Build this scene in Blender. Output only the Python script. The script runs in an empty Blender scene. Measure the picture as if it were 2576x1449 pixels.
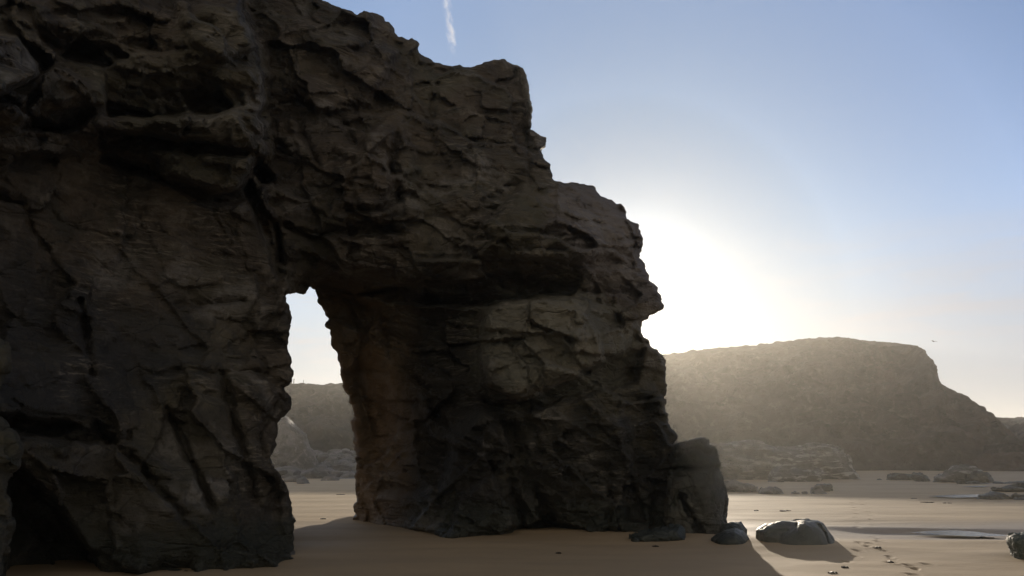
import bpy, math, random
import numpy as np
from mathutils import Vector

# ------------------------------------------------------------------ camera / world / sun
CX, CY, F = 1288.0, 724.5, 2022.0          # reference frame 2576 x 1449
PITCH = math.radians(11.88)
CH = 1.6
SP, CP = math.sin(PITCH), math.cos(PITCH)
def ray(px, py):
    xc = (px-CX)/F; yc = -(py-CY)/F
    return xc, CP-SP*yc, SP+CP*yc
def at(px, py, Y):
    x, y, z = ray(px, py); k = Y/y
    return (x*k, Y, CH+z*k)
def gat(px, py):
    x, y, z = ray(px, py); k = -CH/z
    return (x*k, y*k, 0.0)
def proj(x, y, z):
    zz = z-CH
    zc = y*CP+zz*SP; yc = -y*SP+zz*CP
    zc = np.maximum(zc, 0.2)
    return CX+F*x/zc, CY-F*yc/zc, zc

scn = bpy.context.scene
COL = scn.collection
cam = bpy.data.objects.new('camera', bpy.data.cameras.new('camera')); COL.objects.link(cam)
cam.location = (0, 0, CH); cam.rotation_euler = (math.radians(90)+PITCH, 0, 0)
cam.data.sensor_width = 36; cam.data.lens = 36*F/2576; cam.data.clip_end = 20000; cam.data.clip_start = 0.05
scn.camera = cam
scn.view_settings.view_transform = 'Standard'; scn.view_settings.look = 'None'
scn.view_settings.gamma = 1.0; scn.view_settings.exposure = -0.12
scn.cycles.max_bounces = 8; scn.cycles.volume_bounces = 1
scn.cycles.use_denoising = True

SUNPX = (1566, 780)
sd_ = Vector(ray(*SUNPX)).normalized()
SUN_EL = math.asin(sd_.z); SUN_AZ = math.atan2(sd_.x, sd_.y)
world = bpy.data.worlds.new('World'); scn.world = world; world.use_nodes = True
nt = world.node_tree; nt.nodes.clear()
def N(nt, t, **kw):
    n = nt.nodes.new(t)
    for k, v in kw.items(): setattr(n, k, v)
    return n
def mathn(nt, op, a, b=None, clamp=False):
    n = nt.nodes.new('ShaderNodeMath'); n.operation = op; n.use_clamp = clamp
    for i, v in enumerate((a, b)):
        if v is None: continue
        if isinstance(v, (int, float)): n.inputs[i].default_value = v
        else: nt.links.new(v, n.inputs[i])
    return n.outputs[0]
def vmath(nt, op, a, b=None):
    n = nt.nodes.new('ShaderNodeVectorMath'); n.operation = op
    for i, v in enumerate((a, b)):
        if v is None: continue
        if isinstance(v, tuple): n.inputs[i].default_value = v
        else: nt.links.new(v, n.inputs[i])
    return n
def mixc(nt, fac, a, b, mode='MIX'):
    n = nt.nodes.new('ShaderNodeMix'); n.data_type = 'RGBA'; n.blend_type = mode
    for s, v in ((n.inputs[0], fac), (n.inputs[6], a), (n.inputs[7], b)):
        if isinstance(v, (int, float)): s.default_value = v
        elif isinstance(v, tuple): s.default_value = (*v, 1) if len(v) == 3 else v
        else: nt.links.new(v, s)
    return n.outputs[2]
def maprange(nt, v, a, b, c=0.0, d=1.0, smooth=False):
    n = nt.nodes.new('ShaderNodeMapRange'); n.clamp = True
    if smooth: n.interpolation_type = 'SMOOTHSTEP'
    nt.links.new(v, n.inputs[0])
    for i, q in enumerate((a, b, c, d)): n.inputs[i+1].default_value = q
    return n.outputs[0]
def noise(nt, vec, scale, detail=4, rough=.55, dist=0.0):
    n = nt.nodes.new('ShaderNodeTexNoise'); n.inputs['Scale'].default_value = scale
    n.inputs['Detail'].default_value = detail; n.inputs['Roughness'].default_value = rough
    n.inputs['Distortion'].default_value = dist
    nt.links.new(vec, n.inputs['Vector']); return n.outputs['Fac']
def mapping(nt, vec, scale=(1,1,1), rot=(0,0,0), loc=(0,0,0)):
    n = nt.nodes.new('ShaderNodeMapping'); nt.links.new(vec, n.inputs[0])
    n.inputs['Scale'].default_value = scale; n.inputs['Rotation'].default_value = rot; n.inputs['Location'].default_value = loc
    return n.outputs[0]

sky = N(nt, 'ShaderNodeTexSky', sky_type='NISHITA', sun_disc=False)
sky.sun_elevation = SUN_EL; sky.sun_rotation = SUN_AZ
sky.air_density = 1.0; sky.dust_density = .35; sky.ozone_density = 3.0; sky.altitude = 0
bg = N(nt, 'ShaderNodeBackground'); bg.inputs[1].default_value = 0.10
out = N(nt, 'ShaderNodeOutputWorld')
tc = N(nt, 'ShaderNodeTexCoord')
dirn = tc.outputs['Generated']
sep = N(nt, 'ShaderNodeSeparateXYZ'); nt.links.new(dirn, sep.inputs[0])
# thin high cloud low over the horizon
cm = mapping(nt, dirn, scale=(1.0, 1.0, 7.0))
cn = noise(nt, cm, 5.0, 8, .62, .6)
cl = mathn(nt, 'MULTIPLY', maprange(nt, cn, .42, .72, 0, 1, True), maprange(nt, sep.outputs[2], .30, .12, 0, 1, True))
cl = mathn(nt, 'MULTIPLY', cl, 0.75)
lowf = mathn(nt, 'MULTIPLY', mathn(nt, 'MULTIPLY', maprange(nt, sep.outputs[2], .30, .08, 0, 1, True), .8), maprange(nt, sep.outputs[1], -.3, .1))
dt = vmath(nt, 'DOT_PRODUCT', dirn, tuple(sd_)); dv = mathn(nt, 'MAXIMUM', dt.outputs['Value'], 0.0)
far_t = mixc(nt, maprange(nt, dv, .90, .97, 0, 1), (1.92, 1.82, 1.86), (1.12, 1.2, 1.26))
far_t = mixc(nt, maprange(nt, dv, .965, .99, 0, 1), far_t, (.74, .78, .82))
skyc = mixc(nt, 1.0, sky.outputs[0], far_t, 'MULTIPLY')
hs = N(nt, 'ShaderNodeHueSaturation'); hs.inputs['Saturation'].default_value = .88; nt.links.new(skyc, hs.inputs['Color']); skyc = hs.outputs[0]
# warm fill added to the unseen sky behind the camera, to light the rocks
back = mathn(nt, 'MULTIPLY', maprange(nt, sep.outputs[1], .15, -.5, 0, 1, True), maprange(nt, sep.outputs[2], .03, .25, .12, 1, True))
skyc = mixc(nt, maprange(nt, sep.outputs[2], .55, .85, 0, .85, True), skyc, (.6, .75, 1.0))
skyc = mixc(nt, mathn(nt, 'MULTIPLY', back, maprange(nt, sep.outputs[2], .72, .38, .08, 1)), skyc, (11.2, 9.2, 6.9))
c1 = mixc(nt, lowf, skyc, (5.5, 5.4, 5.6))
c2 = mixc(nt, cl, c1, (7.4, 7.1, 7.0))
c2 = mixc(nt, maprange(nt, sep.outputs[0], .15, .58, 0, 1, True), c2, mixc(nt, 1.0, c2, (.76, .78, .84), 'MULTIPLY'))
# bright aureole round the hidden sun
g1 = mathn(nt, 'MULTIPLY', mathn(nt, 'POWER', dv, 150.0), 6.0)
g2 = mathn(nt, 'MULTIPLY', mathn(nt, 'POWER', dv, 26.0), .45)
g = mathn(nt, 'ADD', g1, g2)
gl = vmath(nt, 'SCALE', (0,0,0)); gl.inputs[0].default_value = (1.0, .95, .84); nt.links.new(g, gl.inputs['Scale'])
add = vmath(nt, 'ADD', c2, gl.outputs[0])
nt.links.new(add.outputs[0], bg.inputs[0]); nt.links.new(bg.outputs[0], out.inputs[0])

sl = bpy.data.lights.new('sun', 'SUN'); sl.energy = 5.0; sl.angle = math.radians(.53); sl.color = (1.0, .86, .68)
so = bpy.data.objects.new('sun', sl); COL.objects.link(so)
so.rotation_euler = (-sd_).to_track_quat('-Z', 'Y').to_euler(); so.location = (40, 200, 60)

# ------------------------------------------------------------------ numpy noise
rng = np.random.default_rng(7)
PERM = rng.permutation(256).astype(np.int32)
GR = rng.normal(size=(256, 3)); GR /= np.linalg.norm(GR, axis=1)[:, None]; GR = GR.astype(np.float32)
RND = rng.random((256, 3)).astype(np.float32)
def hsh(i, j, k, seed=0):
    return PERM[(PERM[(PERM[(i+seed) & 255]+j) & 255]+k) & 255]
def perlin(x, y, z, seed=0):
    x = np.asarray(x, np.float32); y = np.asarray(y, np.float32); z = np.asarray(z, np.float32)
    xi = np.floor(x).astype(np.int32); yi = np.floor(y).astype(np.int32); zi = np.floor(z).astype(np.int32)
    fx = x-xi; fy = y-yi; fz = z-zi
    u = fx*fx*fx*(fx*(fx*6-15)+10); v = fy*fy*fy*(fy*(fy*6-15)+10); w = fz*fz*fz*(fz*(fz*6-15)+10)
    r = 0
    for a in (0, 1):
        wa = u if a else 1-u
        for b in (0, 1):
            wb = v if b else 1-v
            for c in (0, 1):
                wc = w if c else 1-w
                g = GR[hsh(xi+a, yi+b, zi+c, seed)]
                r = r+wa*wb*wc*(g[..., 0]*(fx-a)+g[..., 1]*(fy-b)+g[..., 2]*(fz-c))
    return r*1.6
def fbm(x, y, z, oct=4, seed=0, gain=.5, ridged=False):
    r = 0; a = 1.0; s = 1.0
    for o in range(oct):
        n = perlin(x*s+o*17.3, y*s-o*9.1, z*s+o*5.7, seed+o)
        if ridged: n = 1-2*np.abs(n)
        r = r+a*n; a *= gain; s *= 2.03
    return r
def cells(x, y, z, scale, seed=0, aniso=(1, 1, 1)):
    """planar facet value per Voronoi cell, and F2-F1"""
    X = x/scale*aniso[0]; Y = y/scale*aniso[1]; Z = z/scale*aniso[2]
    xi = np.floor(X).astype(np.int32); yi = np.floor(Y).astype(np.int32); zi = np.floor(Z).astype(np.int32)
    n = len(X); f1 = np.full(n, 1e9, np.float32); f2 = f1.copy(); val = np.zeros(n, np.float32)
    for a in (-1, 0, 1):
        for b in (-1, 0, 1):
            for c in (-1, 0, 1):
                h = hsh(xi+a, yi+b, zi+c, seed); r = RND[h]
                dx = X-(xi+a+r[:, 0]); dy = Y-(yi+b+r[:, 1]); dz = Z-(zi+c+r[:, 2])
                d = dx*dx+dy*dy+dz*dz
                g = GR[(h*7+13) & 255]
                v = g[:, 0]*dx+g[:, 1]*dy+g[:, 2]*dz+(RND[(h+5) & 255][:, 0]-.5)*.8
                near = d < f1
                f2 = np.where(near, f1, np.minimum(f2, d)); val = np.where(near, v, val); f1 = np.where(near, d, f1)
    return val, np.sqrt(f2)-np.sqrt(f1)

# ------------------------------------------------------------------ meshing helpers
def new_obj(name, verts, faces, mat, parent=None, smooth=True, origin=None):
    verts = np.asarray(verts, np.float32)
    if origin is not None: verts = verts-np.asarray(origin, np.float32)
    me = bpy.data.meshes.new(name)
    faces = np.asarray(faces, np.int32)
    k = faces.shape[1]
    me.vertices.add(len(verts)); me.vertices.foreach_set('co', verts.ravel())
    me.loops.add(faces.size); me.loops.foreach_set('vertex_index', faces.ravel())
    me.polygons.add(len(faces)); me.polygons.foreach_set('loop_start', np.arange(0, faces.size, k, dtype=np.int32))
    me.update(calc_edges=True); me.validate()
    if smooth: me.polygons.foreach_set('use_smooth', np.ones(len(me.polygons), bool))
    me.materials.append(mat)
    o = bpy.data.objects.new(name, me); COL.objects.link(o)
    if origin is not None: o.location = [float(v) for v in origin]
    if parent: o.parent = parent
    return o
def tag(o, label=None, cat=None, group=None, kind=None):
    if label: o['label'] = label
    if cat: o['category'] = cat
    if group: o['group'] = group
    if kind: o['kind'] = kind
    return o

def vnormals(v, f):
    if f.shape[1] == 4: n = np.cross(v[f[:, 2]]-v[f[:, 0]], v[f[:, 3]]-v[f[:, 1]])
    else: n = np.cross(v[f[:, 1]]-v[f[:, 0]], v[f[:, 2]]-v[f[:, 0]])
    vn = np.zeros_like(v)
    for i in range(f.shape[1]):
        for c in range(3): vn[:, c] += np.bincount(f[:, i], n[:, c], len(v)).astype(v.dtype)
    return vn/np.maximum(np.linalg.norm(vn, axis=1), 1e-9)[:, None]

def surface_nets(Fv, org, h):
    S = Fv < 0
    nx, ny, nz = Fv.shape
    cnt = np.zeros((nx-1, ny-1, nz-1), np.uint8)
    for a in (0, 1):
        for b in (0, 1):
            for c in (0, 1): cnt += S[a:nx-1+a, b:ny-1+b, c:nz-1+c]
    act = (cnt > 0) & (cnt < 8)
    I, J, K = np.nonzero(act)
    idx = np.full(act.shape, -1, np.int32); idx[I, J, K] = np.arange(len(I))
    corner = {}
    for a in (0, 1):
        for b in (0, 1):
            for c in (0, 1): corner[a, b, c] = Fv[I+a, J+b, K+c]
    P = np.zeros((len(I), 3), np.float32); W = np.zeros(len(I), np.float32)
    for ax in range(3):
        for u in (0, 1):
            for v in (0, 1):
                c0 = [0, 0, 0]; o = [i for i in range(3) if i != ax]; c0[o[0]] = u; c0[o[1]] = v
                c1 = list(c0); c1[ax] = 1
                f0 = corner[tuple(c0)]; f1 = corner[tuple(c1)]
                cr = (f0 < 0) != (f1 < 0)
                t = np.where(cr, f0/np.where(cr, f0-f1, 1), 0)
                for d in range(3): P[:, d] += np.where(cr, c0[d]+(t if d == ax else 0), 0)
                W += cr
    P /= W[:, None]
    V = (np.stack([I, J, K], 1)+P)*h+np.asarray(org)
    Q = []
    for ax in range(3):
        sl0 = [slice(None)]*3; sl1 = [slice(None)]*3; sl0[ax] = slice(0, -1); sl1[ax] = slice(1, None)
        a = S[tuple(sl0)]; b = S[tuple(sl1)]
        E = np.stack(np.nonzero(a != b), 1)
        o = [(ax+1) % 3, (ax+2) % 3]
        ok = np.ones(len(E), bool)
        for d in o: ok &= (E[:, d] > 0) & (E[:, d] < Fv.shape[d]-1)
        E = E[ok]; flip = a[E[:, 0], E[:, 1], E[:, 2]]
        def cell(du, dv):
            c = E.copy(); c[:, o[0]] += du; c[:, o[1]] += dv
            return idx[c[:, 0], c[:, 1], c[:, 2]]
        q = np.stack([cell(-1, -1), cell(0, -1), cell(0, 0), cell(-1, 0)], 1)
        q = np.where(flip[:, None], q, q[:, ::-1])
        Q.append(q)
    Q = np.concatenate(Q); Q = Q[(Q >= 0).all(1)]
    return V.astype(np.float32), Q

def seg_dist(P, A, B):
    d = B-A; t = np.clip(((P-A)@d)/max(d@d, 1e-9), 0, 1)
    return np.linalg.norm(P-A-t[:, None]*d, axis=1)
def poly_sd(P, poly):
    poly = np.asarray(poly, float); d = np.full(len(P), 1e9); ins = np.zeros(len(P), bool)
    for i in range(len(poly)):
        A = poly[i]; B = poly[(i+1) % len(poly)]
        d = np.minimum(d, seg_dist(P, A, B))
        c = ((A[1] > P[:, 1]) != (B[1] > P[:, 1]))
        if A[1] != B[1]:
            xin = (B[0]-A[0])*(P[:, 1]-A[1])/(B[1]-A[1])+A[0]
            ins ^= c & (P[:, 0] < xin)
    return np.where(ins, -d, d)
def line_d(P, pts):
    pts = np.asarray(pts, float); d = np.full(len(P), 1e9)
    for i in range(len(pts)-1): d = np.minimum(d, seg_dist(P, pts[i], pts[i+1]))
    return d
def sstep(x): x = np.clip(x, 0, 1); return x*x*(3-2*x)
def smax(a, b, k):
    h = np.clip(.5+.5*(a-b)/k, 0, 1); return b+(a-b)*h+k*h*(1-h)
def rbf(pts, P):
    pts = np.asarray(pts, float); A = pts[:, :2]/500; z = pts[:, 2]; Q = P/500
    def ph(r): return r
    K = ph(np.linalg.norm(A[:, None]-A[None], axis=2))
    n = len(A); M = np.zeros((n+1, n+1)); M[:n, :n] = K+np.eye(n)*-0.02; M[:n, n] = 1; M[n, :n] = 1
    w = np.linalg.solve(M, np.r_[z, 0])
    out = np.full(len(Q), w[n])
    for i in range(n): out += w[i]*ph(np.hypot(Q[:, 0]-A[i, 0], Q[:, 1]-A[i, 1]))
    return out

# ------------------------------------------------------------------ materials
def principled(name):
    m = bpy.data.materials.new(name); m.use_nodes = True
    return m, m.node_tree, m.node_tree.nodes['Principled BSDF']
def rock_mat(name, dark, mid, light, big=False, bands=0.0, stain=(.03, .035, .02), bump=.5, scale=1.0, rough=.75, dip=.25, salt=0.0, wet=0.0, spec=.35, crackd=1.0):
    m, nt, bs = principled(name)
    pos = N(nt, 'ShaderNodeNewGeometry').outputs['Position']
    n1 = noise(nt, pos, .55*scale, 6, .6, .5)
    n2 = noise(nt, pos, 2.6*scale, 8, .65, .3)
    bed = mapping(nt, pos, scale=(1.2*scale, 1.2*scale, 6*scale), rot=(.08, dip*1.6, 0))
    n3 = noise(nt, bed, 1.6, 7, .6, .7)
    n4 = noise(nt, pos, 14*scale, 6, .7)
    c = mixc(nt, maprange(nt, n1, .35, .65, 0, 1, True), dark, mid)
    c = mixc(nt, mathn(nt, 'MULTIPLY', maprange(nt, n2, .5, .72, 0, 1, True), .7), c, light)
    c = mixc(nt, mathn(nt, 'MULTIPLY', maprange(nt, n3, .48, .62, 0, 1, True), .45), c, mid)
    n5 = noise(nt, pos, .9*scale, 5, .6, 1.0)
    c = mixc(nt, mathn(nt, 'MULTIPLY', maprange(nt, n5, .52, .68, 0, 1, True), .75), c, stain)
    c = mixc(nt, .5, c, mixc(nt, 1.0, c, n4, 'MULTIPLY'), 'MIX')
    if salt:
        st = mapping(nt, pos, scale=(2.2, 2.2, 14), rot=(0, dip, 0))
        s1 = maprange(nt, noise(nt, st, 1.3, 8, .7, 1.2), .64, .76, 0, 1, True)
        s2 = maprange(nt, noise(nt, pos, .45, 3, .5), .5, .62, 0, 1, True)
        c = mixc(nt, mathn(nt, 'MULTIPLY', mathn(nt, 'MULTIPLY', s1, s2), salt), c, (.34, .35, .36))
    if bands:
        c = mixc(nt, mathn(nt, 'MULTIPLY', maprange(nt, n3, .52, .6, 0, 1, True), bands), c, light)
        c = mixc(nt, mathn(nt, 'MULTIPLY', maprange(nt, n3, .44, .38, 0, 1, True), bands), c, dark)
    if big:
        sz = N(nt, 'ShaderNodeSeparateXYZ'); nt.links.new(pos, sz.inputs[0])
        nb = noise(nt, pos, .28, 4, .6, .6)
        nd = noise(nt, pos, 1.1, 6, .65, .8)
        # olive film on the middle heights, black tide weed low down, bounce light painted as ochre on the inner wall of the opening
        c = mixc(nt, mathn(nt, 'MULTIPLY', maprange(nt, nb, .42, .6, 0, 1, True), .6), c, mixc(nt, nd, (.045, .043, .026), (.125, .112, .072)))
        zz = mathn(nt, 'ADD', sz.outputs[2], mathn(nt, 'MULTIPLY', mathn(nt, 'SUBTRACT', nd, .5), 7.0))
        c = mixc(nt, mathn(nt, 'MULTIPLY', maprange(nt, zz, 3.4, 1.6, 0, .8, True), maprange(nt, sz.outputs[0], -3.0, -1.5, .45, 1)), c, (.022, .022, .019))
        def blob(cx, cz, rx, rz, soft=.5):
            dx = mathn(nt, 'DIVIDE', mathn(nt, 'SUBTRACT', sz.outputs[0], cx), rx); dz = mathn(nt, 'DIVIDE', mathn(nt, 'SUBTRACT', sz.outputs[2], cz), rz)
            q = mathn(nt, 'ADD', mathn(nt, 'ADD', mathn(nt, 'MULTIPLY', dx, dx), mathn(nt, 'MULTIPLY', dz, dz)), mathn(nt, 'MULTIPLY', mathn(nt, 'SUBTRACT', nd, .5), 2.2))
            return maprange(nt, q, 1.3, .6, 0, 1, True)
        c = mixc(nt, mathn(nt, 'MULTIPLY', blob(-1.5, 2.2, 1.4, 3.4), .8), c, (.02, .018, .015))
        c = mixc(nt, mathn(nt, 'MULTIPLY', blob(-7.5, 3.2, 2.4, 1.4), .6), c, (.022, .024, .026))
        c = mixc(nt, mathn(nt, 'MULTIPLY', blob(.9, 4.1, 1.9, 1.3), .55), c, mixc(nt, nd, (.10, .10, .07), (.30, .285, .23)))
        c = mixc(nt, mathn(nt, 'MULTIPLY', blob(2.6, 6.6, 1.8, 1.6), .5), c, mixc(nt, nd, (.13, .11, .105), (.34, .30, .29)))  # sun glare over the right end of the lintel, painted as a paler patch
        lam = noise(nt, mapping(nt, pos, scale=(1.6, 1.6, 10), rot=(.1, .62, 0)), 1.3, 7, .66, 1.1)
        lm_ = maprange(nt, noise(nt, pos, .8, 3, .5), .48, .62, .05, .9, True)
        c = mixc(nt, mathn(nt, 'MULTIPLY', mathn(nt, 'MULTIPLY', maprange(nt, lam, .52, .64, 0, 1, True), lm_), .5), c, (.31, .27, .215))
        c = mixc(nt, mathn(nt, 'MULTIPLY', mathn(nt, 'MULTIPLY', maprange(nt, lam, .46, .36, 0, 1, True), lm_), .55), c, (.03, .026, .02))
        c = mixc(nt, mathn(nt, 'MULTIPLY', maprange(nt, mathn(nt, 'ADD', sz.outputs[2], mathn(nt, 'MULTIPLY', nd, .9)), 1.3, .8, 0, 1, True), .75), c, mixc(nt, n4, (.012, .015, .011), (.05, .058, .045)))
        bounce_ = mathn(nt, 'MULTIPLY', maprange(nt, sz.outputs[0], -1.8, -3.3, 0, 1, True), maprange(nt, sz.outputs[1], 17.6, 19.2, 0, 1, True))
        c = mixc(nt, mathn(nt, 'MULTIPLY', bounce_, .85), c, mixc(nt, nd, (.09, .058, .03), (.30, .20, .11)))  # warm bounce light painted into the wall colour
        pl = mathn(nt, 'MULTIPLY', maprange(nt, noise(nt, pos, .75, 3, .5, .4), .55, .68, 0, 1, True), maprange(nt, n4, .3, .6, .1, .5))
        c = mixc(nt, pl, c, (.27, .25, .225))
    nt.links.new(c, bs.inputs['Base Color'])
    r = maprange(nt, n2, .3, .7, rough-.15, rough+.1)
    if wet:
        sepz = N(nt, 'ShaderNodeSeparateXYZ'); nt.links.new(pos, sepz.inputs[0])
        w = maprange(nt, mathn(nt, 'ADD', sepz.outputs[2], mathn(nt, 'MULTIPLY', n1, 1.2)), wet, wet+1.2, 1, 0, True)
        r2 = N(nt, 'ShaderNodeMix'); r2.data_type = 'FLOAT'
        nt.links.new(w, r2.inputs[0]); nt.links.new(r, r2.inputs[2]); r2.inputs[3].default_value = .42
        r = r2.outputs[0]
    nt.links.new(r, bs.inputs['Roughness'])
    bs.inputs['Specular IOR Level'].default_value = spec
    vor = N(nt, 'ShaderNodeTexVoronoi', feature='DISTANCE_TO_EDGE'); vor.inputs['Scale'].default_value = .6*scale
    wp = vmath(nt, 'ADD', mapping(nt, pos, scale=(1, 1, 1.8), rot=(.3, dip+.5, .2)), None)
    nn = N(nt, 'ShaderNodeTexNoise'); nn.inputs['Scale'].default_value = 1.3*scale; nn.inputs['Detail'].default_value = 5
    nt.links.new(pos, nn.inputs['Vector'])
    sc = vmath(nt, 'SCALE', nn.outputs['Color']); sc.inputs['Scale'].default_value = .45/scale
    nt.links.new(sc.outputs[0], wp.inputs[1]); nt.links.new(wp.outputs[0], vor.inputs['Vector'])
    crack = maprange(nt, vor.outputs['Distance'], 0, .02, -1, 0)
    h = mathn(nt, 'ADD', mathn(nt, 'MULTIPLY', n2, .6), mathn(nt, 'MULTIPLY', n3, mathn(nt, 'MULTIPLY', maprange(nt, noise(nt, pos, .5*scale, 3), .42, .6, .1, 1, True), .95)))
    h = mathn(nt, 'ADD', h, mathn(nt, 'MULTIPLY', n4, .28))
    h = mathn(nt, 'ADD', h, mathn(nt, 'MULTIPLY', crack, .22*crackd))
    b = N(nt, 'ShaderNodeBump'); b.inputs['Strength'].default_value = min(1, bump*1.15); b.inputs['Distance'].default_value = .35/scale
    nt.links.new(h, b.inputs['Height']); nt.links.new(b.outputs[0], bs.inputs['Normal'])
    return m
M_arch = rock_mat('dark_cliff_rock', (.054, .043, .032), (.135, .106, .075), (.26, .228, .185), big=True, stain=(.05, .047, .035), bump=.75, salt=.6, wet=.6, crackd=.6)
M_ledge = rock_mat('ledge_rock', (.07, .066, .06), (.19, .18, .17), (.48, .47, .45), stain=(.09, .085, .075), bump=1.0, scale=.45, rough=.7, dip=.22, bands=.8)
M_stack = rock_mat('stack_rock', (.05, .052, .045), (.10, .095, .075), (.17, .165, .14), bump=.6, scale=1.5, salt=.3, wet=.6)
M_boulder = rock_mat('wet_boulder_rock', (.03, .037, .034), (.055, .062, .054), (.10, .11, .095), stain=(.022, .028, .022), bump=.4, scale=1.8, rough=.5, crackd=.25, spec=.28)
M_green = rock_mat('weedy_rock', (.02, .03, .025), (.035, .05, .035), (.06, .075, .055), bump=.5, scale=3, rough=.6)
M_pale = rock_mat('pale_rock', (.13, .123, .115), (.28, .265, .25), (.52, .50, .48), stain=(.09, .088, .08), bump=1.0, scale=.9, rough=.7, dip=.1)
M_scree = rock_mat('scree_rock', (.06, .055, .05), (.11, .10, .092), (.2, .19, .175), bump=.7, scale=.9)
M_far = rock_mat('far_cliff', (.034, .037, .022), (.085, .070, .055), (.21, .18, .15), stain=(.022, .028, .012), bump=1.0, scale=.3, rough=.9, spec=.1)
M_edge = rock_mat('lichen_rock', (.04, .038, .026), (.075, .065, .042), (.12, .105, .08), bump=.5, scale=2.2, rough=.8)

nt = M_far.node_tree; bs = nt.nodes['Principled BSDF']
pos = N(nt, 'ShaderNodeNewGeometry').outputs['Position']; sz = N(nt, 'ShaderNodeSeparateXYZ'); nt.links.new(pos, sz.inputs[0])
xr = mathn(nt, 'ADD', sz.outputs[0], mathn(nt, 'MULTIPLY', noise(nt, pos, .06, 5, .6), 40.0))
red = mathn(nt, 'MULTIPLY', maprange(nt, xr, 60, 80, 0, .6, True), maprange(nt, noise(nt, mapping(nt, pos, scale=(1, 1, .45), rot=(0, .5, 0)), .22, 6, .65), .4, .6, .15, .85, True))
src = bs.inputs['Base Color'].links[0].from_socket
nt.links.new(mixc(nt, red, src, (.15, .10, .082)), bs.inputs['Base Color'])

# sand
M_sand, nt, bs = principled('sand')
pos = N(nt, 'ShaderNodeNewGeometry').outputs['Position']
st = mapping(nt, pos, scale=(.12, .55, 1))
patch = maprange(nt, noise(nt, mapping(nt, pos, scale=(.35, .8, 1)), .8, 5, .6, .5), .42, .62, 0, 1, True)
s1 = noise(nt, st, 1.0, 5, .55, .4)
s2 = noise(nt, pos, .35, 5, .6)
s3 = noise(nt, pos, 60, 4, .7)
c = mixc(nt, maprange(nt, s1, .35, .68, 0, 1, True), (.42, .31, .18), (.355, .265, .158))
c = mixc(nt, mathn(nt, 'MULTIPLY', maprange(nt, s3, .35, .7), .3), c, (.27, .205, .145))
c = mixc(nt, mathn(nt, 'MULTIPLY', patch, .3), c, (.25, .19, .115))
vsp = N(nt, 'ShaderNodeTexVoronoi'); vsp.inputs['Scale'].default_value = 2.3; nt.links.new(pos, vsp.inputs['Vector'])
spk = maprange(nt, vsp.outputs['Distance'], .035, .05, 1, 0)
c = mixc(nt, mathn(nt, 'MULTIPLY', spk, .5), c, (.12, .09, .06))
sp = N(nt, 'ShaderNodeSeparateXYZ'); nt.links.new(pos, sp.inputs[0])
yy = mathn(nt, 'ADD', sp.outputs[1], mathn(nt, 'MULTIPLY', mathn(nt, 'SUBTRACT', s2, .5), 3.0))
band = mathn(nt, 'MULTIPLY', maprange(nt, yy, 15.5, 17.2, 0, 1, True), maprange(nt, yy, 22.5, 19.0, 0, 1, True))
bandx = maprange(nt, sp.outputs[0], 3.0, 5.5, 0, 1, True)
far = maprange(nt, yy, 36, 46, 0, .2, True)
wet = mathn(nt, 'MAXIMUM', mathn(nt, 'MULTIPLY', band, bandx), far)
c = mixc(nt, mathn(nt, 'MULTIPLY', wet, .6), c, (.24, .19, .135))
# sunlight painted as more golden sand beyond the arch; dark gaps between the tumbled rocks painted into the ground
sunlit = mathn(nt, 'MULTIPLY', maprange(nt, sp.outputs[0], -1.5, -4, 0, 1, True), maprange(nt, yy, 19, 23, 0, 1, True))
c = mixc(nt, mathn(nt, 'MULTIPLY', sunlit, .8), c, mixc(nt, s1, (.56, .41, .225), (.48, .35, .19)))
gap_dark = mathn(nt, 'MULTIPLY', maprange(nt, sp.outputs[0], -3, -8, 0, 1, True), maprange(nt, yy, 61, 65, 0, 1, True))
c = mixc(nt, gap_dark, c, mixc(nt, noise(nt, pos, 3, 5, .7), (.04, .036, .032), (.16, .15, .135)))
nt.links.new(c, bs.inputs['Base Color'])
rr = N(nt, 'ShaderNodeMix'); rr.data_type = 'FLOAT'; nt.links.new(wet, rr.inputs[0])
nt.links.new(maprange(nt, s1, .3, .7, .72, .88), rr.inputs[2]); rr.inputs[3].default_value = .52
nt.links.new(rr.outputs[0], bs.inputs['Roughness']); bs.inputs['Specular IOR Level'].default_value = .22
b = N(nt, 'ShaderNodeBump'); b.inputs['Strength'].default_value = .5; b.inputs['Distance'].default_value = .02
hh = mathn(nt, 'ADD', noise(nt, mapping(nt, pos, scale=(1.2, 3, 1)), 2.5, 6, .6), mathn(nt, 'MULTIPLY', s3, .15))
nt.links.new(hh, b.inputs['Height']); nt.links.new(b.outputs[0], bs.inputs['Normal'])

M_water, nt, bs = principled('pool_water')
bs.inputs['Base Color'].default_value = (.05, .042, .032, 1); bs.inputs['Roughness'].default_value = .16
bs.inputs['Specular IOR Level'].default_value = .6
pos = N(nt, 'ShaderNodeNewGeometry').outputs['Position']
b = N(nt, 'ShaderNodeBump'); b.inputs['Strength'].default_value = .5; b.inputs['Distance'].default_value = .02
nt.links.new(noise(nt, mapping(nt, pos, scale=(1, 3, 1)), 5, 4, .5), b.inputs['Height']); nt.links.new(b.outputs[0], bs.inputs['Normal'])
M_kelp, nt, bs = principled('kelp')
bs.inputs['Base Color'].default_value = (.03, .022, .012, 1); bs.inputs['Roughness'].default_value = .45
M_wood, nt, bs = principled('weathered_wood')
bs.inputs['Base Color'].default_value = (.12, .10, .08, 1)
M_gull, nt, bs = principled('feathers')
gp = N(nt, 'ShaderNodeTexCoord').outputs['Object']
nt.links.new(mixc(nt, maprange(nt, noise(nt, gp, 5, 2), .4, .6), (.25, .25, .26), (.12, .12, .13)), bs.inputs['Base Color'])

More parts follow.
